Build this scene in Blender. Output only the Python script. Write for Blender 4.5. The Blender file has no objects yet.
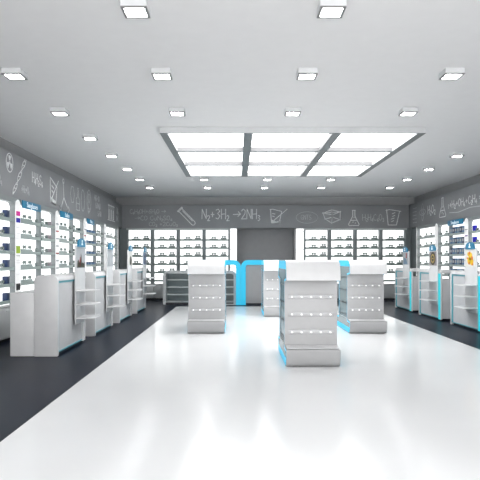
import bpy, bmesh, math, random
from mathutils import Vector, Matrix
random.seed(4)
PI = math.pi
sc = bpy.context.scene
col = sc.collection

# ------------------------------------------------------------------ materials
def mat(name, c, rough=0.5, spec=0.5, metal=0.0, emit=0.0, ecol=None, noise=0.03, nscale=6.0, coat=0.0, bump=0.0, alpha=1.0, trans=0.0):
    m = bpy.data.materials.new(name); m.use_nodes = True
    nt = m.node_tree; b = nt.nodes['Principled BSDF']
    b.inputs['Roughness'].default_value = rough
    b.inputs['Specular IOR Level'].default_value = spec
    b.inputs['Metallic'].default_value = metal
    b.inputs['Coat Weight'].default_value = coat
    b.inputs['Transmission Weight'].default_value = trans
    b.inputs['Alpha'].default_value = alpha
    tc = nt.nodes.new('ShaderNodeTexCoord'); nz = nt.nodes.new('ShaderNodeTexNoise')
    nz.inputs['Scale'].default_value = nscale; nz.inputs['Detail'].default_value = 3
    nt.links.new(tc.outputs['Object'], nz.inputs['Vector'])
    rp = nt.nodes.new('ShaderNodeValToRGB')
    rp.color_ramp.elements[0].position = 0.3; rp.color_ramp.elements[1].position = 0.7
    rp.color_ramp.elements[0].color = tuple(x*(1-noise) for x in c)+(1,)
    rp.color_ramp.elements[1].color = tuple(min(1, x*(1+noise)) for x in c)+(1,)
    nt.links.new(nz.outputs['Fac'], rp.inputs['Fac'])
    nt.links.new(rp.outputs['Color'], b.inputs['Base Color'])
    if bump:
        bp = nt.nodes.new('ShaderNodeBump'); bp.inputs['Strength'].default_value = bump
        nt.links.new(nz.outputs['Fac'], bp.inputs['Height']); nt.links.new(bp.outputs['Normal'], b.inputs['Normal'])
    if emit:
        b.inputs['Emission Color'].default_value = tuple(ecol or c)+(1,)
        b.inputs['Emission Strength'].default_value = emit
    return m

M = {}
M['ceiling'] = mat('ceiling_paint', (.84,.84,.84), .85, .2, noise=.01)
M['wall'] = mat('wall_grey_paint', (.38,.38,.385), .7, .3)
M['fascia'] = mat('chalkboard_grey', (.32,.325,.335), .75, .25, noise=.06, nscale=1.5)
M['fascia_top'] = mat('cove_grey', (.42,.42,.425), .7, .25)
M['darkfloor'] = mat('polished_slate_floor', (.007,.011,.022), .3, .06, noise=.12, nscale=.8)
M['whitefloor'] = mat('white_gloss_floor', (.78,.785,.79), .17, .4, noise=.03, nscale=.5)
M['white'] = mat('white_lacquer', (.66,.66,.665), .32, .5)
M['white_soft'] = mat('white_panel', (.56,.56,.57), .5, .4)
M['grey_soft'] = mat('pale_grey_lacquer', (.50,.53,.545), .4, .5)
M['panel'] = mat('gondola_panel_grey_white', (.50,.50,.505), .4, .5)
M['apron'] = mat('gondola_base_grey', (.40,.40,.405), .4, .5)  # even grey for the gondola base, darker than its hood and tray
M['niche'] = mat('green_grey_glass', (.24,.29,.295), .25, .5)
M['cabinet'] = mat('cabinet_grey_white', (.46,.475,.48), .35, .5)
M['arch'] = mat('arch_frame_grey', (.26,.285,.29), .35, .5)
M['fin'] = mat('upright_grey', (.24,.27,.275), .5, .4)
M['rail'] = mat('header_rail_grey', (.52,.55,.55), .4, .4)
M['shelf'] = mat('sage_glass_shelf', (.20,.255,.24), .25, .5)
M['shelfedge'] = mat('shelf_edge_grey', (.33,.40,.385), .3, .5)
M['frame'] = mat('spectacle_frame_grey', (.15,.19,.18), .35, .5)
M['framedk'] = mat('spectacle_frame_dark', (.06,.08,.08), .3, .5)
M['lens'] = mat('lens_tint', (.30,.37,.35), .15, .5)
M['lit'] = mat('backlit_panel', (.9,.9,.9), .4, .2, emit=1.0, ecol=(1,1,1), noise=0)
M['lit_soft'] = mat('lit_post_face', (.85,.85,.85), .35, .4, emit=.2, ecol=(1,1,1), noise=0)
M['boxlit'] = mat('ceiling_box_diffuser', (.9,.9,.9), .5, .1, emit=3.9, ecol=(1,1,1), noise=0)
M['down'] = mat('downlight_diffuser', (.9,.9,.9), .5, .1, emit=34.0, ecol=(1,1,1), noise=0)
M['boxframe'] = mat('light_box_edge_grey', (.17,.19,.195), .45, .4)
M['boxin'] = mat('light_box_inner_grey', (.22,.22,.225), .6, .2)
M['boxside'] = mat('light_box_white', (.72,.73,.74), .5, .3)
M['lampframe'] = mat('downlight_rim_grey', (.22,.22,.22), .4, .5)
M['cyan'] = mat('cyan_led', (.02,.28,.42), .4, .3, emit=.42, ecol=(.04,.62,.95), noise=0)
M['turq'] = mat('turquoise_led', (.02,.30,.34), .4, .3, emit=.46, ecol=(.04,.66,.76), noise=0)
M['cyan_soft'] = mat('cyan_led_dim', (.14,.38,.44), .4, .3, emit=.07, ecol=(.06,.50,.62), noise=0)
M['blue'] = mat('blue_sign', (.003,.15,.27), .35, .5, emit=.10, ecol=(.01,.33,.62), noise=0)
M['signtext'] = mat('sign_lettering', (.85,.92,.97), .5, .3, emit=.1, ecol=(.7,.9,1), noise=0)
M['navy'] = mat('navy_card', (.008,.03,.10), .4, .5)
M['navylight'] = mat('blue_card', (.05,.16,.32), .4, .5)
M['steel'] = mat('blue_grey_card', (.12,.22,.33), .4, .5)
M['chalk'] = mat('chalk', (.85,.86,.87), .9, .1, noise=.25, nscale=60)
M['chalkdim'] = mat('chalk_faint', (.60,.61,.62), .9, .1, noise=.3, nscale=60)
M['black'] = mat('black_print', (.01,.01,.012), .5, .4)
M['pink'] = mat('magenta_print', (.75,.02,.35), .5, .4)
M['bluep'] = mat('royal_blue_print', (.01,.01,.42), .5, .4)
M['green'] = mat('lime_print', (.36,.52,.03), .5, .4)
M['greyp'] = mat('grey_print', (.42,.44,.46), .5, .4)
M['purple'] = mat('violet_print', (.12,.02,.25), .5, .4)
M['poster_grey'] = mat('poster_pale_grey', (.42,.44,.46), .5, .4)
M['poster_white'] = mat('poster_white', (.75,.74,.70), .5, .4)
M['yellow'] = mat('poster_yellow', (.85,.55,.03), .5, .4)
M['orange'] = mat('poster_orange', (.80,.22,.04), .5, .4)
M['gold'] = mat('poster_gold', (.35,.25,.08), .5, .4)
M['brown'] = mat('poster_brown', (.05,.04,.02), .5, .4)
M['red'] = mat('poster_red', (.35,.03,.04), .5, .4)
M['kick'] = mat('dark_plinth', (.02,.022,.028), .4, .4)
M['led'] = mat('peg_light', (.9,.9,.9), .4, .4, emit=.35, ecol=(1,1,1), noise=0)
M['acrylic'] = mat('acrylic_rail', (.49,.49,.50), .15, .5)
M['mauve'] = mat('mauve_grey_card', (.28,.25,.27), .5, .4)
M['teal'] = mat('dark_teal_card', (.02,.06,.07), .5, .4)

# ------------------------------------------------------------------ helpers
ORG = {}
class MB:
    def __init__(s): s.v = []; s.f = []
    def add(s, vs, fs):
        n = len(s.v); s.v += [tuple(v) for v in vs]; s.f += [tuple(i+n for i in f) for f in fs]; return s
    def box(s, x0,x1,y0,y1,z0,z1):
        x0,x1 = sorted((x0,x1)); y0,y1 = sorted((y0,y1)); z0,z1 = sorted((z0,z1))
        return s.add([(x0,y0,z0),(x1,y0,z0),(x1,y1,z0),(x0,y1,z0),(x0,y0,z1),(x1,y0,z1),(x1,y1,z1),(x0,y1,z1)],
              [(0,3,2,1),(4,5,6,7),(0,1,5,4),(1,2,6,5),(2,3,7,6),(3,0,4,7)])
    def prism(s, pts, a, b, axis):
        # pts 2D outline; axis 'x': pts=(y,z); 'y': pts=(x,z); 'z': pts=(x,y)
        def P(p, t):
            return {'x':(t,p[0],p[1]), 'y':(p[0],t,p[1]), 'z':(p[0],p[1],t)}[axis]
        n = len(pts)
        return s.add([P(p,a) for p in pts]+[P(p,b) for p in pts],
              [tuple(range(n))[::-1], tuple(range(n,2*n))]+[(i,(i+1)%n,n+(i+1)%n,n+i) for i in range(n)])
    def ring(s, outer, inner, a, b, axis, closed=True):
        def P(p, t):
            return {'x':(t,p[0],p[1]), 'y':(p[0],t,p[1]), 'z':(p[0],p[1],t)}[axis]
        n = len(outer)
        vs = [P(p,a) for p in outer]+[P(p,a) for p in inner]+[P(p,b) for p in outer]+[P(p,b) for p in inner]
        fs = []
        for i in range(n if closed else n-1):
            j = (i+1)%n
            fs += [(i,j,n+j,n+i),(2*n+i,3*n+i,3*n+j,2*n+j),(i,2*n+i,2*n+j,j),(n+i,n+j,3*n+j,3*n+i)]
        if not closed:
            fs += [(0,n,3*n,2*n),(n-1,3*n-1,4*n-1,2*n-1)]
        return s.add(vs, fs)
    def tube(s, pts, r, seg=6, closed=False):
        pts = [Vector(p) for p in pts]; n = len(pts); base = len(s.v)
        for i,p in enumerate(pts):
            a = pts[(i-1)%n] if (closed or i>0) else p
            c = pts[(i+1)%n] if (closed or i<n-1) else p
            d = (c-a).normalized(); up = Vector((0,0,1)) if abs(d.z)<.9 else Vector((0,1,0))
            e = d.cross(up).normalized(); g = d.cross(e).normalized()
            for k in range(seg):
                t = 2*PI*k/seg; s.v.append(tuple(p+e*r*math.cos(t)+g*r*math.sin(t)))
        for i in range(n if closed else n-1):
            j = (i+1)%n
            for k in range(seg):
                l = (k+1)%seg; s.f.append((base+i*seg+k, base+i*seg+l, base+j*seg+l, base+j*seg+k))
        if not closed:
            s.f.append(tuple(base+k for k in range(seg))[::-1]); s.f.append(tuple(base+(n-1)*seg+k for k in range(seg)))
        return s
    def build(s, name, m, parent=None, bevel=0, seg=2, smooth=False):
        me = bpy.data.meshes.new(name)
        if parent is not None: o0 = ORG.get(parent, Vector((0,0,0)))
        else:
            xs = [v[0] for v in s.v]; ys = [v[1] for v in s.v]; zs = [v[2] for v in s.v]
            o0 = Vector(((min(xs)+max(xs))/2, (min(ys)+max(ys))/2, min(zs)))
        me.from_pydata([tuple(Vector(v)-o0) for v in s.v], [], s.f)
        bm = bmesh.new(); bm.from_mesh(me)
        bmesh.ops.recalc_face_normals(bm, faces=bm.faces)
        if bevel:
            es = [e for e in bm.edges if len(e.link_faces)==2 and e.calc_face_angle(0)>math.radians(35)]
            bmesh.ops.bevel(bm, geom=es, offset=bevel, segments=seg, affect='EDGES', profile=.5)
        bm.to_mesh(me); bm.free()
        if smooth or bevel:
            for p in me.polygons: p.use_smooth = True
            try: me.set_sharp_from_angle(angle=math.radians(35))
            except Exception: pass
        me.materials.append(m)
        o = bpy.data.objects.new(name, me); col.objects.link(o)
        if parent is not None:
            o.parent = parent; ORG[o] = o0
        else:
            o.location = o0; ORG[o] = o0
        return o

def box(name, m, parent, *a, bevel=0, seg=2): return MB().box(*a).build(name, m, parent, bevel, seg)
def empty(name, loc=(0,0,0)):
    o = bpy.data.objects.new(name, None); col.objects.link(o); o.location = loc; o.empty_display_size = .2
    ORG[o] = Vector(loc); return o
def tag(o, label, cat, group=None):
    o['label'] = label; o['category'] = cat
    if group: o['group'] = group
    return o
def struct(o, label=None):
    o['kind'] = 'structure'
    if label: o['label'] = label
    return o
def copy_tree(o, parent=None):
    c = o.copy(); col.objects.link(c)
    if parent is not None: c.parent = parent
    for ch in [x for x in KIDS.get(o, [])]: KIDS.setdefault(c, []).append(copy_tree(ch, c))
    return c
KIDS = {}
def index_kids(root):
    KIDS[root] = [x for x in col.objects if x.parent == root]
    for k in KIDS[root]: index_kids(k)
def arc(cx, cy, r, a0, a1, n=6):
    return [(cx+r*math.cos(math.radians(a0+(a1-a0)*i/n)), cy+r*math.sin(math.radians(a0+(a1-a0)*i/n))) for i in range(n+1)]
def offset(pts, d):
    # inward offset of a counter-clockwise outline
    n = len(pts); out = []
    for i in range(n):
        a = Vector(pts[i-1]); p = Vector(pts[i]); c = Vector(pts[(i+1)%n])
        e1 = (p-a).normalized(); e2 = (c-p).normalized()
        n1 = Vector((-e1.y,e1.x)); n2 = Vector((-e2.y,e2.x))
        b = (n1+n2); 
        if b.length < 1e-6: b = n1
        b.normalize(); k = d/max(.45, b.dot(n1))
        out.append(tuple(p+b*k))
    return out

# ------------------------------------------------------------------ room
XL, XR, YB, YF, H = -4.02, 6.02, 19.5, -2.0, 3.62
CX = 1.0
struct(box('floor', M['darkfloor'], None, XL-.33, XR+.33, YF, 20.6, -.1, 0))
plat = MB().box(-1.81, 3.77, YF, 16.72, 0, .008).build('trim_4', M['whitefloor'], None)
struct(plat, 'glossy white central floor area inlaid in the dark floor')
struct(box('ceiling', M['ceiling'], None, XL-.33, XR+.33, YF, 20.6, H, H+.1))
struct(box('wall_left', M['wall'], None, XL-.35, XL-.25, YF, 20.6, 0, H))
struct(box('wall_right', M['wall'], None, XR+.25, XR+.35, YF, 20.6, 0, H))
wb = MB().box(XL-.25, 0.0, 20.1, 20.6, 0, H).box(2.06, XR+.25, 20.1, 20.6, 0, H).box(0,2.06,20.1,20.6,2.5,H).box(-.0,2.06,20.5,20.6,0,2.5)
struct(wb.build('wall_back', M['wall'], None))
# cove band above the chalkboard fascia
struct(box('trim_1', M['fascia_top'], None, XL-.25, XR+.25, YB+.2, 20.1, 3.2, H))
# chalkboard fascia boards
fb = struct(box('trim_2', M['fascia'], None, XL, XR, YB, 20.1, 2.52, 3.32, bevel=.012), 'grey chalkboard fascia across the back wall')
fl = struct(box('trim_3', M['fascia'], None, XL-.25, XL, 3.5, 20.1, 2.52, 3.32, bevel=.012), 'grey chalkboard fascia along the left wall')
fr = struct(box('trim_5', M['fascia'], None, XR, XR+.25, 3.5, 20.1, 2.52, 3.32, bevel=.012), 'grey chalkboard fascia along the right wall')
# corner panels under the fascia
for n,(x0,x1,y0,y1) in enumerate([(XL-.25,XL-.1,18.42,20.1),(XR+.1,XR+.25,18.42,20.1),(XL-.1,-3.87,19.62,20.1),(5.87,XR+.1,19.62,20.1)]):
    struct(box('trim_%d'%(6+n), M['fin'], None, x0,x1,y0,y1,0,2.52))

# ------------------------------------------------------------------ chalk drawings
G = {
 'N':[[(0,0),(.03,1),(.5,.02),(.52,1)]], 'H':[[(.02,0),(0,1)],[(.5,0),(.5,1)],[(0,.48),(.52,.52)]],
 'C':[[(.5,.85),(.3,1),(.08,.8),(0,.45),(.1,.12),(.3,0),(.52,.12)]], 'O':[[(.25,0),(.02,.2),(0,.7),(.22,1),(.48,.8),(.52,.3),(.25,0)]],
 'S':[[(.5,.85),(.28,1),(.05,.8),(.12,.55),(.4,.42),(.5,.2),(.28,0),(0,.12)]],
 '2':[[(0,.8),(.2,1),(.45,.85),(.42,.55),(0,0),(.55,.02)]], '3':[[(.02,.9),(.28,1),(.45,.78),(.2,.55),(.48,.3),(.25,0),(0,.1)]],
 '4':[[(.4,0),(.4,1),(0,.35),(.55,.35)]], '5':[[(.48,1),(.08,1),(.05,.55),(.35,.6),(.5,.3),(.25,0),(0,.08)]],
 '6':[[(.42,1),(.1,.6),(0,.25),(.22,0),(.48,.2),(.38,.5),(.05,.35)]], '7':[[(0,1),(.5,1),(.15,0)]],
 '+':[[(.05,.45),(.45,.45)],[(.25,.2),(.25,.7)]], '-':[[(.05,.45),(.45,.45)]], '=':[[(.05,.6),(.5,.6)],[(.05,.35),(.5,.35)]],
 '>':[[(0,.45),(.85,.5)],[(.6,.75),(.87,.5),(.55,.25)]], 'u':[[(0,.55),(.05,.1),(.25,0),(.42,.15),(.45,.6)]],
 'e':[[(.02,.3),(.42,.35),(.3,.58),(.1,.5),(.02,.25),(.2,0),(.44,.1)]], 'A':[[(0,0),(.25,1),(.5,0)],[(.1,.4),(.42,.4)]],
 'x':[[(0,0),(.45,.6)],[(0,.6),(.45,0)]], 'T':[[(0,1),(.55,1)],[(.27,1),(.27,0)]], 'G':[[(.5,.85),(.3,1),(.08,.8),(0,.45),(.1,.12),(.3,0),(.5,.15),(.5,.42),(.3,.42)]],
 'i':[[(.1,0),(.1,.6)]], ' ':[],
}
WID = {'>':.98,'i':.35,' ':.4}
def text_strokes(t, s, z, h, xk=.86):
    """lower-case underscore marks the next char as subscript"""
    out = []; sub = False
    for ch in t:
        if ch == '_': sub = True; continue
        k = h*(.55 if sub else 1); dz = -h*.18 if sub else 0
        for pl in G[ch]: out.append([(s+p[0]*k*xk+random.uniform(-.01,.01)*h, z+dz+p[1]*k) for p in pl])
        s += WID.get(ch,.64)*k*xk; sub = False
    return out
def place_back(s,z,d): return (s, YB-d, z)
def place_left(s,z,d): return (XL+d, s, z)
def place_right(s,z,d): return (XR-d, -s, z)
def chalk(name, board, pf, strokes, w=.013, m='chalk', fills=()):
    mb = MB()
    for pl in strokes:
        for a,b in zip(pl[:-1], pl[1:]):
            A = Vector(a); B = Vector(b); d = (B-A)
            if d.length < 1e-5: continue
            d.normalize(); n = Vector((-d.y,d.x))*w; A = A-d*w*.5; B = B+d*w*.5
            q = [A+n,A-n,B-n,B+n]
            mb.add([pf(p.x,p.y,-.002) for p in q]+[pf(p.x,p.y,.005) for p in q], [(0,1,2,3),(7,6,5,4),(0,4,5,1),(1,5,6,2),(2,6,7,3),(3,7,4,0)])
    for pts in fills:
        n = len(pts)
        mb.add([pf(p[0],p[1],-.002) for p in pts]+[pf(p[0],p[1],.005) for p in pts],
               [tuple(range(n)),tuple(range(n,2*n))]+[(i,(i+1)%n,n+(i+1)%n,n+i) for i in range(n)])
    return mb.build(name, M[m], board)
def circ(cx,cz,rx,rz=None,n=16,a0=0,a1=360):
    rz = rz or rx
    return [(cx+rx*math.cos(math.radians(a0+(a1-a0)*i/n)), cz+rz*math.sin(math.radians(a0+(a1-a0)*i/n))) for i in range(n+1)]
def sc2(pls, s, z, w, h): return [[(s+p[0]*w, z+p[1]*h) for p in pl] for pl in pls]
BEAKER = [[(0,1),(.12,0),(.72,0),(.95,.9)],[(-.05,.93),(.2,1),(1.05,.88)],[(.62,.8),(.4,.72)],[(.6,.62),(.42,.55)],[(.56,.45),(.34,.38)],[(.52,.28),(.36,.22)]]
FLASK = [[(.35,1),(.65,1)],[(.4,1),(.4,.62),(0,.08),(.06,0),(.94,0),(1,.08),(.6,.62),(.6,1)],[(.2,.34),(.8,.34)],[(.4,.2),(.46,.24)],[(.62,.14),(.66,.18)],[(.5,.5),(.54,.54)]]
BK = .03495
def bx(p): return (p-237)*BK
def bz(p): return 1.4+(260-p)*BK
P = place_back
chalk('chalk_equation', fb, P, text_strokes('N_2+3H_2 >2NH_3', bx(202), bz(219), .345), .014)
chalk('chalk_formula', fb, P, text_strokes('C_6H_5OH+6H_2O >', bx(130), bz(213.5), .15, 1.12), .008, 'chalkdim')
chalk('chalk_formula', fb, P, text_strokes('>CO CuN_2SO_4', bx(135), bz(220.3), .16, 1.25), .008, 'chalkdim')
chalk('chalk_formula', fb, P, text_strokes('CO_2 +2CuO_3', bx(149), bz(226), .14, 1.3), .008, 'chalkdim')
# test tube, tilted
tt = [[(0,.11),(1,.11)]+[(1+.11*math.sin(math.radians(a)), .11*math.cos(math.radians(a))) for a in range(15,180,20)]+[(0,-.11)],[(-.03,.16),(-.03,-.16),(.03,-.16),(.03,.16),(-.03,.16)],[(.15,.05),(.9,.05)]]
def rot(pls, s, z, k, deg):
    c, t = math.cos(math.radians(deg)), math.sin(math.radians(deg))
    return [[(s+k*(p[0]*c-p[1]*t), z+k*(p[0]*t+p[1]*c)) for p in pl] for pl in pls]
chalk('chalk_test_tube', fb, P, rot(tt, bx(180), bz(209.5), .66, -46), .014)
# beaker with pipette and liquid
chalk('chalk_beaker', fb, P, sc2([[(0,1),(.08,.05),(.75,0),(.98,.85)],[(-.06,.98),(.2,1),(.9,.86)],[(.3,.22),(1.45,1)],[(.15,.7),(.4,.66)],[(.15,.52),(.35,.48)]], bx(270.5), bz(223.5), .40, .50), .014,
      fills=[[(bx(271.6),bz(219.5)),(bx(272),bz(223.5)),(bx(280),bz(223.8)),(bx(281.3),bz(220.2)),(bx(276),bz(221.6))]])
chalk('chalk_oval', fb, P, [circ(bx(307),bz(217.5),.38,.20,24)]+text_strokes('GNTS', bx(301), bz(219.7), .17), .008, 'chalkdim')
cube = [(0,.75),(.5,1),(1,.85),(.55,.62),(.12,.3),(.5,0),(1,.25),(.55,.45)]
cs = [[cube[0],cube[1],cube[2],cube[3],cube[0]],[cube[4],cube[5],cube[6],cube[7],cube[4]],[cube[0],cube[4]],[cube[1],cube[7]],[cube[2],cube[6]],[cube[3],cube[5]],[cube[0],cube[2]]]
cs = sc2(cs, bx(323), bz(223), .60, .46)
chalk('chalk_lattice', fb, P, cs, .013, fills=[circ(bx(323)+c[0]*.60, bz(223)+c[1]*.46, .032, n=8)[:-1] for c in cube])
chalk('chalk_flask', fb, P, sc2(FLASK, bx(348.5), bz(225.5), .37, .53), .013)
chalk('chalk_formula', fb, P, text_strokes('H_2H_4C_6O_3', bx(362.5), bz(220.5), .22, .88), .008, 'chalkdim')
chalk('chalk_beaker', fb, P, sc2(BEAKER, bx(386.5), bz(225), .48, .54), .013)
# left fascia (s = distance along the wall)
Q = place_left
chalk('chalk_formula', fl, Q, text_strokes('H_2SO_4', 9.2, 2.70, .15), .008, 'chalkdim')
rd = [circ(9.86,3.12,.145,.165,20), circ(9.86,3.12,.02,.02,8)]
def blade(a): return [(9.86+.04*math.cos(math.radians(a-28)),3.12+.045*math.sin(math.radians(a-28)))]+[(9.86+.115*math.cos(math.radians(a+t)),3.12+.13*math.sin(math.radians(a+t))) for t in (-28,-14,0,14,28)]+[(9.86+.04*math.cos(math.radians(a+28)),3.12+.045*math.sin(math.radians(a+28)))]
chalk('chalk_radiation_symbol', fl, Q, rd, .008, fills=[blade(90),blade(210),blade(330)])
dna1 = [(10.0+.6*t+.06*math.sin(t*9), 2.58+.72*t) for t in [i/18 for i in range(19)]]
dna2 = [(10.0+.6*t-.06*math.sin(t*9), 2.58+.72*t) for t in [i/18 for i in range(19)]]
chalk('chalk_dna_strand', fl, Q, [dna1,dna2]+[[dna1[i],dna2[i]] for i in range(1,18,2)], .008)
chalk('chalk_formula', fl, Q, text_strokes('H_4H_2S_6', 10.95, 2.93, .20, 1.0), .009, 'chalk')
chalk('chalk_formula', fl, Q, text_strokes('+HX+O_6'.replace('X','x'), 10.4, 2.67, .13), .008, 'chalkdim')
chalk('chalk_beaker', fl, Q, sc2([[(0,1),(.05,.05),(.75,0),(.9,.7)],[(0,1),(.9,.7)],[(.1,.1),(1.1,.98)],[(.2,.7),(.45,.62)],[(.2,.5),(.4,.45)]], 12.0, 2.63, .5, .55), .014,
      fills=[[(12.03,2.76),(12.05,2.64),(12.36,2.62),(12.40,2.70)]])
chalk('chalk_molecule', fl, Q, [[(12.75,2.6),(12.95,2.85),(12.9,3.2)],[(12.95,2.85),(13.25,2.62)],circ(12.9,3.22,.05),circ(13.28,2.6,.06),circ(12.72,2.58,.05)], .014)
chalk('chalk_hexagon', fl, Q, [circ(13.62,3.0,.16,.22,6)], .010, 'chalkdim')
chalk('chalk_bottle', fl, Q, sc2([[(.3,1),(.7,1)],[(.35,1),(.35,.6),(0,.5),(0,0),(1,0),(1,.5),(.65,.6),(.65,1)],[(0,.3),(1,.3)]], 13.95, 2.66, .3, .55), .010, 'chalkdim')
chalk('chalk_retort', fl, Q, [circ(14.55,2.95,.16,.28,14)], .010, 'chalkdim')
chalk('chalk_coil', fl, Q, [circ(15.15,3.0,.2,.3,16),circ(15.15,3.08,.09,.12,10),[(15.15,2.96),(15.1,2.8)],circ(15.12,2.74,.07)], .010, 'chalkdim')
chalk('chalk_formula', fl, Q, text_strokes('+H_2S = CO', 15.7, 3.1, .14), .008, 'chalkdim')
chalk('chalk_formula', fl, Q, text_strokes('CuO+N_4O', 15.85, 2.88, .16), .008, 'chalkdim')
chalk('chalk_formula', fl, Q, text_strokes('S_2+3OH', 16.1, 2.68, .14), .008, 'chalkdim')
chalk('chalk_tube_rack', fl, Q, [[(17.4,3.12),(18.3,3.12)],[(17.35,2.66),(18.35,2.66)]]+[[(a,3.15),(a,2.70),(a+.14,2.70),(a+.14,3.15)] for a in (17.45,17.75,18.05)], .014,
      fills=[[(a,2.70),(a+.14,2.70),(a+.14,3.0),(a,3.0)] for a in (17.45,17.75,18.05)])
chalk('chalk_formula', fl, Q, text_strokes('7A_3', 18.6, 2.95, .2)+text_strokes('O+C', 18.6, 2.70, .18), .008, 'chalkdim')
# right fascia, read towards the camera (s = -Y)
R = place_right
chalk('chalk_notes', fr, R, [[(-19.1,3.15-.12*i),(-18.7,3.15-.12*i)] for i in range(5)], .010, 'chalkdim')
chalk('chalk_atom', fr, R, [circ(-18.1,2.95,.27,.1,16),circ(-18.1,2.95,.1,.27,16),circ(-18.1,2.95,.06,.06,8)], .013, 'chalkdim')
chalk('chalk_formula', fr, R, text_strokes('H_2O_2', -17.6, 2.84, .26, 1.35), .013, 'chalk')
chalk('chalk_flask', fr, R, sc2(FLASK, -16.6, 2.66, .52, .56), .013)
chalk('chalk_equation', fr, R, text_strokes('i+H_2+OH_6+C_2H_4 =', -15.9, 2.86, .20, 1.4), .012, 'chalk')
chalk('chalk_underline', fr, R, [[(-15.8,2.74),(-15.2,2.70),(-14.4,2.76),(-13.3,2.72)]], .012, 'chalkdim')

# ------------------------------------------------------------------ ceiling lights
def make_downlight(loc):
    t = empty('ceiling_downlight', (0,0,0))
    w = .111
    MB().box(-w,w,-w,w,0,.06).build('housing', M['boxside'], t)
    MB().ring([(-w,-w),(w,-w),(w,w),(-w,w)], [(-w+.024,-w+.024),(w-.024,-w+.024),(w-.024,w-.024),(-w+.024,w-.024)], -.012, 0, 'z').build('rim', M['lampframe'], t)
    MB().box(-w+.024,w-.024,-w+.024,w-.024,-.006,0).build('diffuser', M['down'], t)
    return t
dl = make_downlight(None); index_kids(dl)
first = True
colname = {-2.61:'far left column', -.88:'second column from the left', .82:'third column from the left', 2.52:'fourth column from the left', 4.57:'far right column'}
rows = [1.45,3.15,4.85,6.55,8.22,9.92,11.6,13.3,15.0,16.7]
rown = {2:'nearest',3:'second',4:'third',5:'fourth',6:'fifth',7:'sixth',8:'seventh',9:'last'}
for ci,xc in enumerate((-2.61,-.88,.82,2.52,4.57)):
    for ri,yc in enumerate(rows):
        if -1.3 < xc < 3.2 and 9 < yc < 14.5: continue
        o = dl if first else copy_tree(dl); first = False
        o.location = (xc, yc, H-.06)
        rn = rown.get(ri, 'overhead')
        tag(o, 'square white surface downlight, %s in the %s of the ceiling'%(rn if ri>1 else ('overhead front' if ri==1 else 'overhead rear'), colname[xc]), 'ceiling light', 'square downlights on the ceiling')

lb = tag(empty('ceiling_light_box', (.93, 11.74, 3.52)), 'large suspended ceiling light box with nine glowing panels and grey edges', 'ceiling light')
x0,x1,y0,y1 = -1.29,3.15,9.31,14.17
MB().ring([(x0,y0),(x1,y0),(x1,y1),(x0,y1)], [(x0+.13,y0+.03),(x1-.13,y0+.03),(x1-.13,y1-.10),(x0+.13,y1-.10)], 3.52, H, 'z').build('frame', M['boxside'], lb)
MB().ring([(x0,y0),(x1,y0),(x1,y1),(x0,y1)], [(x0+.13,y0+.02),(x1-.13,y0+.02),(x1-.13,y1-.03),(x0+.13,y1-.03)], 3.512, 3.52, 'z').build('edge_trim', M['boxframe'], lb)
xs = [x0+.13, .19, 1.67, x1-.13]; ys = [y0+.03, 10.9, 12.5, y1-.10]
for xm in (.19,1.67):
    o = box('divider', M['boxin'], lb, xm-.075,xm+.075,y0+.03,y1-.10,3.52,H)
    MB().box(xm-.075,xm+.075,y0+.02,y1-.03,3.512,3.52).build('divider_trim', M['boxframe'], o)
for ym in (10.9,12.5):
    for a,b in ((x0+.13,.115),(.265,1.595),(1.745,x1-.13)):
        o = box('divider', M['boxin'], lb, a,b,ym-.05,ym+.05,3.52,H)
        MB().box(a,b,ym-.05,ym+.05,3.512,3.52).build('divider_trim', M['boxframe'], o)
for i in range(3):
    for j in range(3):
        a,b = xs[i]+(.075 if i else 0), xs[i+1]-(.075 if i<2 else 0)
        c,d = ys[j]+(.025 if j else 0), ys[j+1]-(.025 if j<2 else 0)
        box('light_panel', M['boxlit'], lb, a,b,c,d,3.60,3.618)

# ------------------------------------------------------------------ eyeglasses
def make_glasses(name, fm, k=1.28):
    mb = MB()
    for s in (-1,1):
        ring = [(s*.034*k+.028*k*math.cos(a), 0, .030*k+.024*k*math.sin(a)) for a in [2*PI*i/12 for i in range(12)]]
        mb.tube(ring, .006, 5, True)
        mb.tube([(s*.062*k,0,.032*k),(s*.064*k,.016,.032*k),(-s*.03*k,.022+.006*s,.026*k)], .0035, 5)
    mb.tube([(-.007*k,0,.03*k),(0,-.003,.034*k),(.007*k,0,.03*k)], .0035, 5)
    root = MB(); root.v = mb.v; root.f = mb.f
    me = bpy.data.meshes.new(name); me.from_pydata(root.v, [], root.f); me.materials.append(fm)
    o = bpy.data.objects.new(name, me); col.objects.link(o); ORG[o] = Vector((0,0,0))
    for s in (-1,1):
        pts = [(s*.034*k+.026*k*math.cos(a), .030*k+.022*k*math.sin(a)) for a in [2*PI*i/12 for i in range(12)]]
        MB().prism(pts, -.001, .001, 'y').build('lens', M['lens'], o)
    index_kids(o)
    return o
GL = [make_glasses('eyeglasses', M['frame']), make_glasses('eyeglasses', M['framedk'])]
used = [False, False]
def glasses(loc, rz, label, group, kind=0):
    if used[kind]: o = copy_tree(GL[kind])
    else: o = GL[kind]; used[kind] = True
    o.location = loc; o.rotation_euler = (0,0,rz)
    tag(o, label, 'eyeglasses', group); return o

SZ = [2.13,1.845,1.56,1.275,.99,.705]
SN = ['top','second','third','fourth','fifth','lowest']
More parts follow.
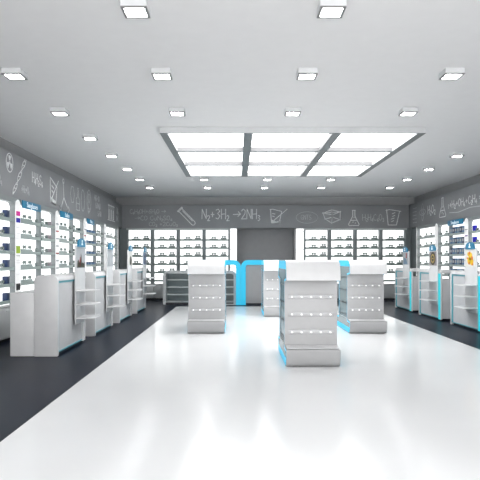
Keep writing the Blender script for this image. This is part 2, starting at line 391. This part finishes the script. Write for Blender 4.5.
# ------------------------------------------------------------------ back wall bays
back = [(-3.87+i*.905, -3.87+(i+1)*.905, 'back wall bay %s from left corner'%w) for i,w in enumerate(['first','second','third','fourth'])]
back += [(2.34+i*.9, 2.34+(i+1)*.9, 'back wall bay %s right of doorway'%w) for i,w in enumerate(['first','second','third','fourth'])]
for bi,(a,b,nm) in enumerate(back):
    t = tag(empty('wall_shelving_bay', ((a+b)/2, 19.8, .57)), 'backlit white display bay with glass shelves of eyeglasses, %s'%nm, 'shelving', 'backlit eyewear bays on the back wall')
    box('light_panel', M['lit'], t, a,b,19.68,19.74,.57,2.45)
    for x in ((a,a+.06),(b-.06,b)): box('upright', M['fin'], t, x[0],x[1],19.52,19.68,.57,2.45)
    box('top_rail', M['rail'], t, a,b,19.50,19.72,2.45,2.518)
    for si,z in enumerate(SZ):
        sh = box('shelf', M['shelf'], t, a+.06,b-.06,19.52,19.68,z-.06,z)
        box('shelf_lip', M['shelfedge'], sh, a+.06,b-.06,19.508,19.52,z-.06,z-.03)
        rx = a+.06+.79*.80
        box('riser', M['shelf'], sh, rx-.11,rx+.10,19.55,19.67,z,z+.05)
        ax = a+.06+.79*.36
        if si < 5:
            box('riser', M['shelf'], sh, ax-.15,ax+.14,19.55,19.67,z,z+.025)
            glasses((ax,19.53,z+.0255), 0, 'grey eyeglasses, left pair on the %s shelf, %s'%(SN[si],nm), 'eyeglasses on the back wall shelves', 0)
            glasses((rx,19.53,z+.0505), 0, 'grey eyeglasses raised at right of the %s shelf, %s'%(SN[si],nm), 'eyeglasses on the back wall shelves', 0)
# narrow light columns beside the doorway
for (a,b,s) in ((-.25,-.0,'left'),(2.06,2.34,'right')):
    t = tag(empty('light_column', ((a+b)/2, 19.6, .57)), 'narrow glowing white column at the %s edge of the grey doorway'%s, 'light column')
    box('light_panel', M['lit'], t, a+.02,b-.01,19.56,19.6,.57,2.5)
    box('casing', M['white'], t, a,b,19.6,19.74,.57,2.5)
    for z in (2.40,1.77,1.14): box('cross_bar', M['rail'], t, a+.02,b-.01,19.545,19.56,z-.012,z+.012)
# base cabinets on the back wall
for (a,b,s) in ((-3.9,0.0,'left'),(2.06,5.9,'right')):
    t = tag(empty('base_cabinet', ((a+b)/2, 19.75, 0)), 'long low grey white base cabinet below the back wall shelves, %s of the doorway'%s, 'cabinet')
    box('plinth', M['kick'], t, a+.02,b-.02,19.56,20.05,0,.06)
    box('body', M['cabinet'], t, a,b,19.52,20.05,.06,.54, bevel=.01)
    box('top', M['white'], t, a,b,19.48,20.06,.54,.57, bevel=.008)
    n = 4
    for i in range(n):
        p = a+(b-a)*i/n; q = a+(b-a)*(i+1)/n
        d = box('door', M['cabinet'], t, p+.008,q-.008,19.50,19.52,.08,.52, bevel=.004)
        box('handle', M['rail'], d, (p+q)/2-.07,(p+q)/2+.07,19.485,19.5,.46,.475)

# ------------------------------------------------------------------ side wall units
def text_obj(name, s, size, m, parent, fn, thick=.004):
    cu = bpy.data.curves.new(name, 'FONT'); cu.body = s; cu.size = size; cu.extrude = thick; cu.align_x = 'CENTER'; cu.align_y = 'CENTER'; cu.resolution_u = 2
    tmp = bpy.data.objects.new(name, cu); col.objects.link(tmp)
    bpy.context.view_layer.update()
    me = bpy.data.meshes.new_from_object(tmp.evaluated_get(bpy.context.evaluated_depsgraph_get()))
    bpy.data.objects.remove(tmp); 
    o0 = ORG.get(parent, Vector((0,0,0)))
    for v in me.vertices:
        v.co = Vector(fn(v.co.x, v.co.y, v.co.z)) - o0
    me.materials.clear(); me.materials.append(m)
    o = bpy.data.objects.new(name, me); col.objects.link(o); o.parent = parent; ORG[o] = o0
    return o

def side_unit(side, y0, y1, desc, split=True, labels=(), sign=None, contents=('g','g'), testers=None, short=''):
    """a two bay arch unit; side -1 = left wall, +1 = right wall; rounded post at the far end"""
    def X(d): return (XL + d) if side < 0 else (XR - d)      # d = distance out from the fascia line
    t = tag(empty('arch_display_unit', (X(-.05), (y0+y1)/2, .62)), 'white arched shelf unit, %s'%desc, 'shelving', 'arched display units along the side walls')
    post = .26 if split else .07; ztop = 2.50
    box('light_panel', M['lit'], t, X(-.03),X(.0),y0,y1-post,.62,2.42)
    # arch: flat strip in the wall plane with rounded far corner
    r = .16 if split else .08; th = .09
    outer = [(y0,ztop)] + [(y1-r+r*math.sin(math.radians(a)), ztop-r+r*math.cos(math.radians(a))) for a in range(0,91,15)] + [(y1,.62)]
    ri = .10 if split else .03; yi = y1-post; zi = ztop-th
    inner = [(y0,zi)] + [(yi-ri+ri*math.sin(math.radians(a)), zi-ri+ri*math.cos(math.radians(a))) for a in range(0,91,15)] + [(yi,.62)]
    MB().ring(outer, inner, X(-.05), X(.10), 'x', closed=False).build('arch_frame', M['arch'], t, smooth=False)
    r2 = .13 if split else .02
    o2 = [(y1-post+.0,2.36)]+[(y1-post+.02,2.44)]+[(y1-.02-r2+r2*math.sin(math.radians(a)), ztop-.02-r2+r2*math.cos(math.radians(a))) for a in range(0,91,15)]+[(y1-.02,.63),(y1-post+.0,.63)]
    pf = MB().prism(o2, X(.10), X(.106), 'x').build('post_face', M['lit_soft'], t)
    for (z0,z1,mm) in labels:
        box('brand_label', M[mm], pf, X(.106),X(.110), y1-post+.03, y1-.05, z0, z1)
    # back upright between the bays
    ym = (y0+y1-post)/2+.12
    bays = [(y0+.02, ym-.05), (ym+.055, y1-post-.02)] if split else [(y0+.02, y1-post-.02)]
    if split: box('upright', M['fin'], t, X(.0),X(.07),ym-.055,ym+.055,.62,2.42)
    box('upright', M['fin'], t, X(.0),X(.07),y0,y0+.03,.62,2.42)
    wl = 'left' if side < 0 else 'right'
    rz = PI/2 if side < 0 else -PI/2
    for bi,(p,q) in enumerate(bays):
        for si,z in enumerate(SZ):
            sh = box('shelf', M['shelf'], t, X(.0),X(.085),p,q,z-.05,z)
            box('shelf_lip', M['shelfedge'], sh, X(.085),X(.094),p,q,z-.056,z+.003)
            if si == 5: continue
            bn = 'near half' if bi == 0 else 'far half'
            c = contents[bi]; L = (q-p) if (bi == 0 or not testers) else (q-p-.36)
            if c == 'g':
                box('riser', M['shelfedge'], sh, X(.005),X(.06), p+L*.10, p+L*(.66 if L > .75 else .50), z, z+.045)
                for gi,(f,dz,wn) in enumerate(((.24,.0455,'nearer'),(.51,.0455,'middle'),(.86,0.0005,'farther')) if L > .75 else ((.26,.0455,'nearer'),(.82,.0005,'farther'))):
                    glasses((X(.062), p+L*f, z+dz), rz, '%s eyeglasses on %s shelf, %s, %s'%(wn,SN[si],bn,short), 'eyeglasses on the %s wall shelves'%wl, wn=='farther')
            elif c == 'b':       # upright boxes
                n = 6
                for k in range(n):
                    w = (L-.02)/n; a = p+.01+k*w
                    o = box('eyewear_box', M[('navylight','navy','steel')[(k+si)%3]], None, X(.005),X(.085), a+.008, a+w-.008, z+.0005, z+.17, bevel=.004)
                    box('box_label', M['greyp'], o, X(.085),X(.089), a+.03, a+w-.03, z+.05, z+.12)
                    tag(o, 'blue upright eyewear box, number %s from the near end, %s shelf, right wall'%(('one','two','three','four','five','six')[k],SN[si]), 'box', 'blue eyewear boxes on the right wall')
            elif c == 'c':       # low blue cases
                for k in range(3):
                    w = L/3; a = p+k*w+.03
                    o = box('spectacle_case', M['navylight'], None, X(.005),X(.085), a, a+w-.06, z+.0005, z+.075, bevel=.015)
                    box('lid', M['navy'], o, X(.003),X(.087), a-.002, a+w-.058, z+.05, z+.077, bevel=.008)
                    tag(o, '%s blue spectacle case on the %s shelf, %s'%(('nearer','middle','farther')[k],SN[si],short), 'case', 'blue spectacle cases on the left wall')
    if testers:
        for si,z in enumerate(SZ):
            h,w,mm,what = testers
            yy = y1-post-.26
            sh = box('tester_card', M[mm], None, X(.005), X(.085), yy-w, yy+w, z+.0005, z+h, bevel=.004)
            tag(sh, '%s at the far end of the %s shelf, %s'%(what,SN[si],short), 'display card', '%s on the %s wall'%(what,wl))
    if sign:
        s0,s1,txt = sign
        sg = box('header_sign', M['blue'], t, X(.10),X(.125), s0,s1, 2.35,2.49, bevel=.004)
        cy = (s0+s1)/2
        if side < 0: fn = lambda x,y,z: (X(.127)+z, cy+x, 2.42+y)
        else: fn = lambda x,y,z: (X(.127)-z, cy-x, 2.42+y)
        text_obj('sign_lettering', txt, .135 if len(txt)>6 else .13, M['signtext'], sg, fn)
    # base cabinet
    c = tag(empty('base_cabinet', (X(-.1), (y0+y1)/2, 0)), 'low rounded white base cabinet under the shelves, %s'%short, 'cabinet', 'base cabinets along the side walls')
    box('plinth', M['kick'], c, X(-.22),X(.02), y0+.02,y1-.02,0,.06)
    box('body', M['cabinet'], c, X(-.24),X(.08), y0+.004,y1-.004,.05,.60, bevel=.02, seg=3)
    box('top', M['white'], c, X(-.24),X(.10), y0+.002,y1-.002,.60,.62, bevel=.006)
    for i in range(2):
        p = y0+.03+(y1-y0-.06)*i/2; q = p+(y1-y0-.06)/2
        d = box('door', M['cabinet'], c, X(.08),X(.094), p+.008,q-.008,.08,.57, bevel=.003)
        box('handle', M['rail'], d, X(.094),X(.108),(p+q)/2-.06,(p+q)/2+.06,.52,.535)
    return t

LAB1 = [(2.27,2.19,'pink'),(2.15,2.07,'bluep'),(1.98,1.975,'greyp'),(1.88,1.875,'greyp'),(1.78,1.775,'greyp'),(1.65,1.52,'green'),(1.48,1.47,'black'),(1.40,1.395,'black'),(1.35,1.345,'black'),(1.15,1.145,'greyp'),(.98,.86,'black')]
def small_labels(ms): return [(2.2-i*.16, 2.2-i*.16-.03, mm) for i,mm in enumerate(ms)]
side_unit(-1, 7.92, 10.12, 'nearest on left wall, post with magenta and lime labels', labels=LAB1, testers=(.13,.06,'navy','dark navy square card'), short='nearest left wall unit')
side_unit(-1, 10.13, 12.30, 'second on left wall, under the long blue sign', labels=small_labels(['greyp','red','greyp','greyp','red','greyp','greyp']), sign=(10.16,11.08,'Sunglasses'), testers=(.08,.07,'mauve','mauve grey card'), short='second left wall unit')
side_unit(-1, 12.31, 14.52, 'third on left wall, behind the poster of spires', labels=small_labels(['greyp','red','greyp','greyp','greyp']), sign=(12.35,13.25,'Ladies'), testers=(.07,.05,'teal','dark teal card'), short='third left wall unit')
side_unit(-1, 14.53, 16.70, 'fourth on left wall, with blue cases in its near half', labels=small_labels(['greyp','greyp','greyp']), sign=(14.58,15.25,'Men'), contents=('c','g'), short='fourth left wall unit')
side_unit(-1, 16.71, 18.41, 'narrow, last on left wall beside the corner', split=False, contents=('g',), short='last left wall unit')
side_unit(1, 12.40, 14.54, 'nearest on right wall, post behind the yellow poster', labels=small_labels(['greyp','purple','greyp','purple','bluep','greyp','purple']), testers=(.14,.05,'bluep','deep blue card'), short='nearest right wall unit')
side_unit(1, 14.55, 16.70, 'middle of right wall, holding rows of blue boxes', labels=(), sign=(14.58,15.62,'Sunglasses'), contents=('b','g'), short='middle right wall unit')
side_unit(1, 16.71, 18.41, 'narrow, last on right wall beside the corner', split=False, contents=('g',), short='last right wall unit')

# ------------------------------------------------------------------ service counters
def make_counter():
    t = empty('service_counter', (0,0,0)); ORG[t] = Vector((0,0,0))
    L, Wd, Ht, r = 1.53, .34, 1.176, .09
    q = .085
    rnd = [(-q+q*math.cos(math.radians(a)), Ht-q+q*math.sin(math.radians(a))) for a in range(0,91,15)]
    rnd2 = [(-Wd+q+q*math.cos(math.radians(a)), Ht-q+q*math.sin(math.radians(a))) for a in range(90,181,15)]
    MB().prism([(0,0)]+rnd+rnd2+[(-Wd,0)], 0,.07,'y').build('end_panel', M['white'], t, bevel=.006)
    cap = [(-.012,Ht-.085)]+rnd+rnd2+[(-Wd,Ht-.085)]
    MB().prism(cap, .0705,L,'y').build('top_cap', M['white'], t, bevel=.006)
    box('side_panel', M['white_soft'], t, -.035,-.06, .07,L-.15, .045,Ht-.086)
    MB().box(-.004,-.034,.071,.082,.05,Ht-.07).box(-.022,-.035,.085,L-.15,Ht-.115,Ht-.087).box(-.022,-.035,.085,L-.15,.045,.06).build('light_line', M['cyan_soft'], t)
    box('plinth', M['kick'], t, -.05,-.66,.05,L-.03,0,.05)
    box('desk', M['white'], t, -Wd-.002,-.69, .004,L-.004, .001,.924, bevel=.012)
    box('inner_carcass', M['white_soft'], t, -.06,-Wd, .07,L-.01, .05,.95)
    box('end_post', M['white'], t, -.012,-.05, L-.15,L, .03,Ht-.086)
    box('light_strip', M['turq'], t, -.001,-.012, L-.12,L-.01, .03,Ht-.09)
    return t
ct = make_counter(); index_kids(ct)
strips = []
lc = ['nearest on the left side','second on the left side','third on the left side','farthest on the left side']
rc = ['farthest on the right side','middle of the right side','nearest on the right side']
lpos = [8.08+2.14*k for k in range(4)]; rpos = [16.47,14.33,12.2]
allc = []
for i,y in enumerate(lpos):
    o = ct if i == 0 else copy_tree(ct)
    o.location = (-2.6, y, 0)
    for k in [x for x in col.objects if x.parent == o and x.name.startswith('light_strip')]: strips.append(k)
    tag(o, 'white rounded service counter with a thin cyan line, %s aisle'%lc[i], 'counter', 'white service counters'); allc.append((o,0,y))
for i,y in enumerate(rpos):
    o = copy_tree(ct); o.location = (4.66, y, 0); o.rotation_euler = (0,0,PI)
    tag(o, 'white service counter with a bright cyan end strip, %s aisle'%rc[i], 'counter', 'white service counters')

for k in strips: bpy.data.objects.remove(k)
# totems in local coordinates (aisle = +x), y .80 .. 1.37
def shield(cx, z0, z1, w):
    return [(cx-w,z0),(cx+w,z0),(cx+w,z0+.05)]+[(cx+w*math.cos(math.radians(a)), z0+.05+(z1-z0-.05)*math.sin(math.radians(a))) for a in range(12,180,12)]+[(cx-w,z0+.05)]
def make_totem(label, poster):
    t = empty('display_totem', (0,0,0)); ORG[t] = Vector((0,0,0)); tag(t, label, 'display stand', 'display totems on the service counters')
    a, b = .84, 1.41; c = (a+b)/2
    pn = box('panel', M['white'], t, 0.001,.02, a,b, .36,1.64, bevel=.008)
    hs = MB().prism(shield(c,1.615,1.755,.20), .02,.045, 'x').build('header_sign', M['blue'], t)
    mk = MB().prism([(c-.05,1.645),(c+.05,1.645),(c+.012,1.69),(c-.012,1.69)], .045,.049,'x')
    mk.prism(arc(c,1.71,.022,0,330,10), .045,.049,'x'); mk.build('emblem', M['signtext'], hs)
    for z in (.91,.69,.47):
        pts = [(.02,a)]+[(.02+.28*math.sin(math.radians(q)), a+.02+.12*(1-math.cos(math.radians(q)))) for q in (10,25,40,55,70,90)]
        pts += [(.30,b-.1),(.285,b-.03),(.25,b),(.02,b)]
        MB().prism(pts, z-.018, z, 'z').build('shelf', M['white'], t, bevel=.004)
    p0,p1,z0,z1 = c-.24,c+.24,1.27,1.60
    base = {'spires':'poster_grey','grey':'poster_grey','vase':'poster_white','blue':'navylight','portrait':'poster_grey','disc':'mauve','bloom':'poster_white'}[poster]
    po = box('poster', M[base], t, .02,.026, p0,p1,z0,z1)
    def pic(m, *shapes):
        mb = MB()
        for s in shapes: mb.prism(s, .026,.029,'x')
        mb.build('poster_picture', M[m], po)
    def y(f): return p0+(p1-p0)*f
    def z(f): return z0+(z1-z0)*f
    if poster == 'spires':
        pic('brown', [(y(.05),z(.02)),(y(.95),z(.02)),(y(.93),z(.3)),(y(.8),z(.2)),(y(.7),z(.28)),(y(.6),z(.22)),(y(.55),z(.6)),(y(.5),z(.72)),(y(.45),z(.35)),(y(.3),z(.25)),(y(.2),z(.42)),(y(.1),z(.35))])
        pic('red', [(y(.3),z(.1)),(y(.45),z(.1)),(y(.42),z(.55)),(y(.35),z(.4))])
    elif poster == 'grey':
        pic('greyp', [(y(.2),z(.05)),(y(.8),z(.05)),(y(.7),z(.7)),(y(.4),z(.8))])
    elif poster == 'vase':
        pic('brown', [(y(.3),z(.05)),(y(.75),z(.05)),(y(.85),z(.35)),(y(.7),z(.62)),(y(.5),z(.68)),(y(.35),z(.55))])
    elif poster == 'blue':
        pic('navy', [(y(.1),z(.05)),(y(.9),z(.05)),(y(.9),z(.4)),(y(.1),z(.5))], [(y(.2),z(.62)),(y(.8),z(.62)),(y(.7),z(.9)),(y(.4),z(.85))])
    elif poster == 'portrait':
        pic('red', [(y(.55),z(.55)),(y(.75),z(.55)),(y(.75),z(.95)),(y(.6),z(.98))])
        pic('steel', [(y(.1),z(.05)),(y(.9),z(.05)),(y(.6),z(.5)),(y(.2),z(.6))])
    elif poster == 'disc':
        pic('brown', [(c+.18*math.cos(q), z(.5)+.155*math.sin(q)) for q in [2*PI*i/20 for i in range(20)]])
        mb = MB(); R1 = [(c+.125*math.cos(q), z(.5)+.107*math.sin(q)) for q in [2*PI*i/20 for i in range(20)]]; R2 = [(c+.085*math.cos(q), z(.5)+.072*math.sin(q)) for q in [2*PI*i/20 for i in range(20)]]
        mb.ring(R1,R2,.029,.032,'x'); mb.box(.029,.032,c-.05,c+.05,z(.5)-.012,z(.5)+.012); mb.build('poster_picture', M['gold'], po)
    elif poster == 'bloom':
        rr = random.Random(3)
        def blob(f,g,rad): return [(y(f)+rad*math.cos(q)*1.1, z(g)+rad*math.sin(q)) for q in [2*PI*i/10 for i in range(10)]]
        pic('yellow', blob(.35,.35,.07), blob(.62,.3,.075), blob(.5,.62,.08), blob(.28,.75,.04))
        mb = MB()
        for f,g,rad in ((.38,.2,.03),(.66,.5,.04),(.72,.14,.028),(.42,.8,.035),(.2,.5,.02)): mb.prism(blob(f,g,rad), .029,.032,'x')
        mb.build('poster_picture', M['orange'], po)
    return t
for (pl,y) in zip((('white display totem with a poster of dark spires, on the nearest left counter','spires'),('white display totem with a plain grey poster, on the second left counter','grey'),
                   ('white display totem with a dark brown shape on its poster, third left counter','vase'),('white display totem with a deep blue poster, on the farthest left counter','blue')), lpos):
    t = make_totem(*pl); t.location = (-2.6, y, 0)
for (pl,y) in zip((('white display totem with a small red mark on its poster, farthest right counter','portrait'),('white display totem with a dark and gold round emblem poster, middle right counter','disc'),
                   ('white display totem with a yellow and orange poster, on the nearest right counter','bloom')), rpos):
    t = make_totem(*pl); t.location = (4.66, y, 0); t.rotation_euler = (0,0,PI)

# ------------------------------------------------------------------ gondolas
def make_gondola():
    t = empty('gondola_display', (0,0,0)); ORG[t] = Vector((0,0,0))
    D, W = 1.40, .35
    # front half of the side outline (y,z), y=0 front; start bottom going counter-clockwise (y right, z up)
    foot = [(.10,0.0)]
    frontfoot_up = [((.08-.08*math.cos(math.radians(a))), .20-.195*math.sin(math.radians(a))) for a in (90,75,60,45,30,15,0)]     # rounded toe
    f = frontfoot_up+[(0.0,.205),(.006,.222),(.025,.232),(.20,.238),(.242,.245),(.255,.262),(.255,1.10)]
    f += [(0.0,1.125),(.005,1.20),(.02,1.28),(.055,1.34),(.11,1.375),(.18,1.39)]
    b = [(D-p[0],p[1]) for p in f]
    prof = b + f[::-1]                     # ccw: back going up then front going down
    core_in = prof
    MB().prism([(.26,.05),(D-.26,.05),(D-.26,1.36),(.26,1.36)], -.338,.338,'x').build('core', M['niche'], t)
    # foot tray
    ft = [p for p in f if p[1] < .30]; ftp = [(D-p[0],p[1]) for p in ft]+ft[::-1]
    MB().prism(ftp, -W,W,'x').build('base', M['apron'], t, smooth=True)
    MB().prism([(.02,.2385),(.25,.2445),(.25,.252),(.02,.246)], -W+.012,W-.012,'x').build('tray', M['white'], t)
    MB().prism([(D-.02,.2385),(D-.25,.2445),(D-.25,.252),(D-.02,.246)], -W+.012,W-.012,'x').build('tray', M['white'], t)
    # hood
    hd = [p for p in f if p[1] > 1.11]; hdp = [(D-p[0],p[1]) for p in hd]+hd[::-1]
    MB().prism(hdp, -W,W,'x').build('hood', M['white'], t, smooth=True)
    for (ya,yb,face) in ((.255,.285,-1),(D-.285,D-.255,1)):
        pn = box('display_panel', M['panel'], t, -.353,.353,ya,yb,.25,1.115, bevel=.004)
        for z in (.90,.665,.43):
            yf = ya if face < 0 else yb
            rl = box('peg_rail', M['acrylic'], t, -.31,.31, yf+face*.014, yf, z-.03,z+.03, bevel=.004)
            for k in range(5):
                x = (k-2)*.128
                MB().prism([(x-.015,z),(x-.009,z-.010),(x+.009,z-.010),(x+.015,z),(x+.009,z+.010),(x-.009,z+.010)], yf+face*.014, yf+face*.045, 'y').build('peg', M['led'], rl)
    for s in (-1,1):
        # niche shelves and glass side
        for z in (.32,.55,.80,1.05):
            box('side_shelf', M['kick'], t, s*.338,s*.347,.29,D-.29,z-.008,z+.008)
        out = offset(prof, .008); inn = offset(prof, .034)
        MB().ring(out, inn, s*(W), s*(W+.003), 'x').build('light_outline', M['cyan'], t)
        for nm,cond in (('side_cheek',lambda q: q > 1.11),('side_cheek',lambda q: q < .30)):
            pp = [p for p in prof if cond(p[1])]
            MB().prism(pp, s*W, s*(W+.002), 'x').build(nm, M['niche'], t)
        mb = MB()
        mb.prism([(D-.03,.11),(D-.12,.012),(.12,.012),(.03,.11)][::-1], s*W, s*(W+.004), 'x')
        mb.build('light_band', M['cyan'], t)
        MB().prism([(.03,1.27),(D-.03,1.27),(D-.12,1.372),(.12,1.372)], s*W, s*(W+.004), 'x').build('light_band', M['cyan'], t)
    return t
g0 = make_gondola(); index_kids(g0)
for i,(x,y,lab) in enumerate([(.99,7.27,'large white gondola with cyan edges and rows of pegs, nearest the camera'),(-.585,10.56,'white gondola with cyan edges standing left of the nearest one'),
                              (2.48,10.56,'white gondola with cyan edges standing right of the nearest one'),(1.01,13.70,'white gondola farthest back, half hidden behind the nearest one')]):
    o = g0 if i == 0 else copy_tree(g0); o.location = (x,y-.05,.008); tag(o, lab, 'display stand', 'white gondolas on the white floor')

# ------------------------------------------------------------------ cash desks with cyan arches
def arch_desk(x0, x1, label):
    t = tag(empty('cash_desk', ((x0+x1)/2, 17.5, 0)), label, 'counter', 'cash desks with cyan arches')
    zt, r, w = 1.40, .22, .15
    def path(o):
        rr = r-o
        return [(x0+o,0)]+[(x0+r-rr*math.cos(math.radians(a)), zt-r+rr*math.sin(math.radians(a))) for a in range(0,91,15)]+[(x1-r+rr*math.sin(math.radians(a)), zt-r+rr*math.cos(math.radians(a))) for a in range(0,91,15)]+[(x1-o,0)]
    MB().ring(path(0), path(w), 17.38, 17.52, 'y', closed=False).build('arch', M['cyan'], t)
    return t
a1 = arch_desk(-1.42, .118, 'cash desk under a cyan arch, left one of the pair in the centre back')
a2 = arch_desk(.122, 1.66, 'cash desk under a cyan arch, right one of the pair in the centre back')
box('front_panel', M['wall'], a2, .28,1.50,17.44,17.50,.05,1.24)
box('plinth', M['kick'], a2, .28,1.50,17.42,17.48,0,.05)
box('worktop', M['white'], a2, .2,1.58,17.53,18.0,.98,1.02, bevel=.01)
box('body', M['cabinet'], a2, .25,1.53,17.55,17.98,0,.98)
box('back_rail', M['rail'], a1, -1.26,-.04,17.44,17.48,.0,.03)

# low open shelf unit behind the left gondola
x0,x1 = -2.33,-.02
t = tag(empty('low_shelf_unit', ((x0+x1)/2, 17.8, 0)), 'low rounded grey white unit with open shelves, behind the left gondola', 'shelving')
r = .17; zt = 1.06
def hp(o):
    rr = r-o
    return [(x0+o,0)]+[(x0+r-rr*math.cos(math.radians(a)), zt-r+rr*math.sin(math.radians(a))) for a in range(0,91,15)]+[(x1-r+rr*math.sin(math.radians(a)), zt-r+rr*math.cos(math.radians(a))) for a in range(0,91,15)]+[(x1-o,0)]
MB().ring(hp(0), hp(.09), 17.54, 18.0, 'y', closed=False).build('casing', M['cabinet'], t)
box('back_panel', M['niche'], t, x0+.08,x1-.08,17.97,17.99,.03,zt-.08)
for z in (.08,.31,.54,.77): box('shelf', M['rail'], t, x0+.09,x1-.09,17.58,17.97,z-.015,z+.015)
box('plinth', M['kick'], t, x0+.09,x1-.09,17.56,17.60,0,.06)

# ------------------------------------------------------------------ world and camera
w = bpy.data.worlds.new('world'); sc.world = w; w.use_nodes = True
bg = w.node_tree.nodes['Background']; bg.inputs[0].default_value = (1,1,1,1); bg.inputs[1].default_value = 3.2
cam = bpy.data.cameras.new('camera'); co = bpy.data.objects.new('camera', cam); col.objects.link(co)
co.location = (0,0,1.4); co.rotation_euler = (PI/2,0,0)
cam.sensor_width = 36; cam.lens = 558/480*36; cam.shift_x = 3/480; cam.shift_y = 20/480
cam.clip_start = .05
sc.camera = co
sc.view_settings.view_transform = 'Standard'; sc.view_settings.look = 'None'; sc.view_settings.gamma = 1
sc.view_settings.exposure = 0.45
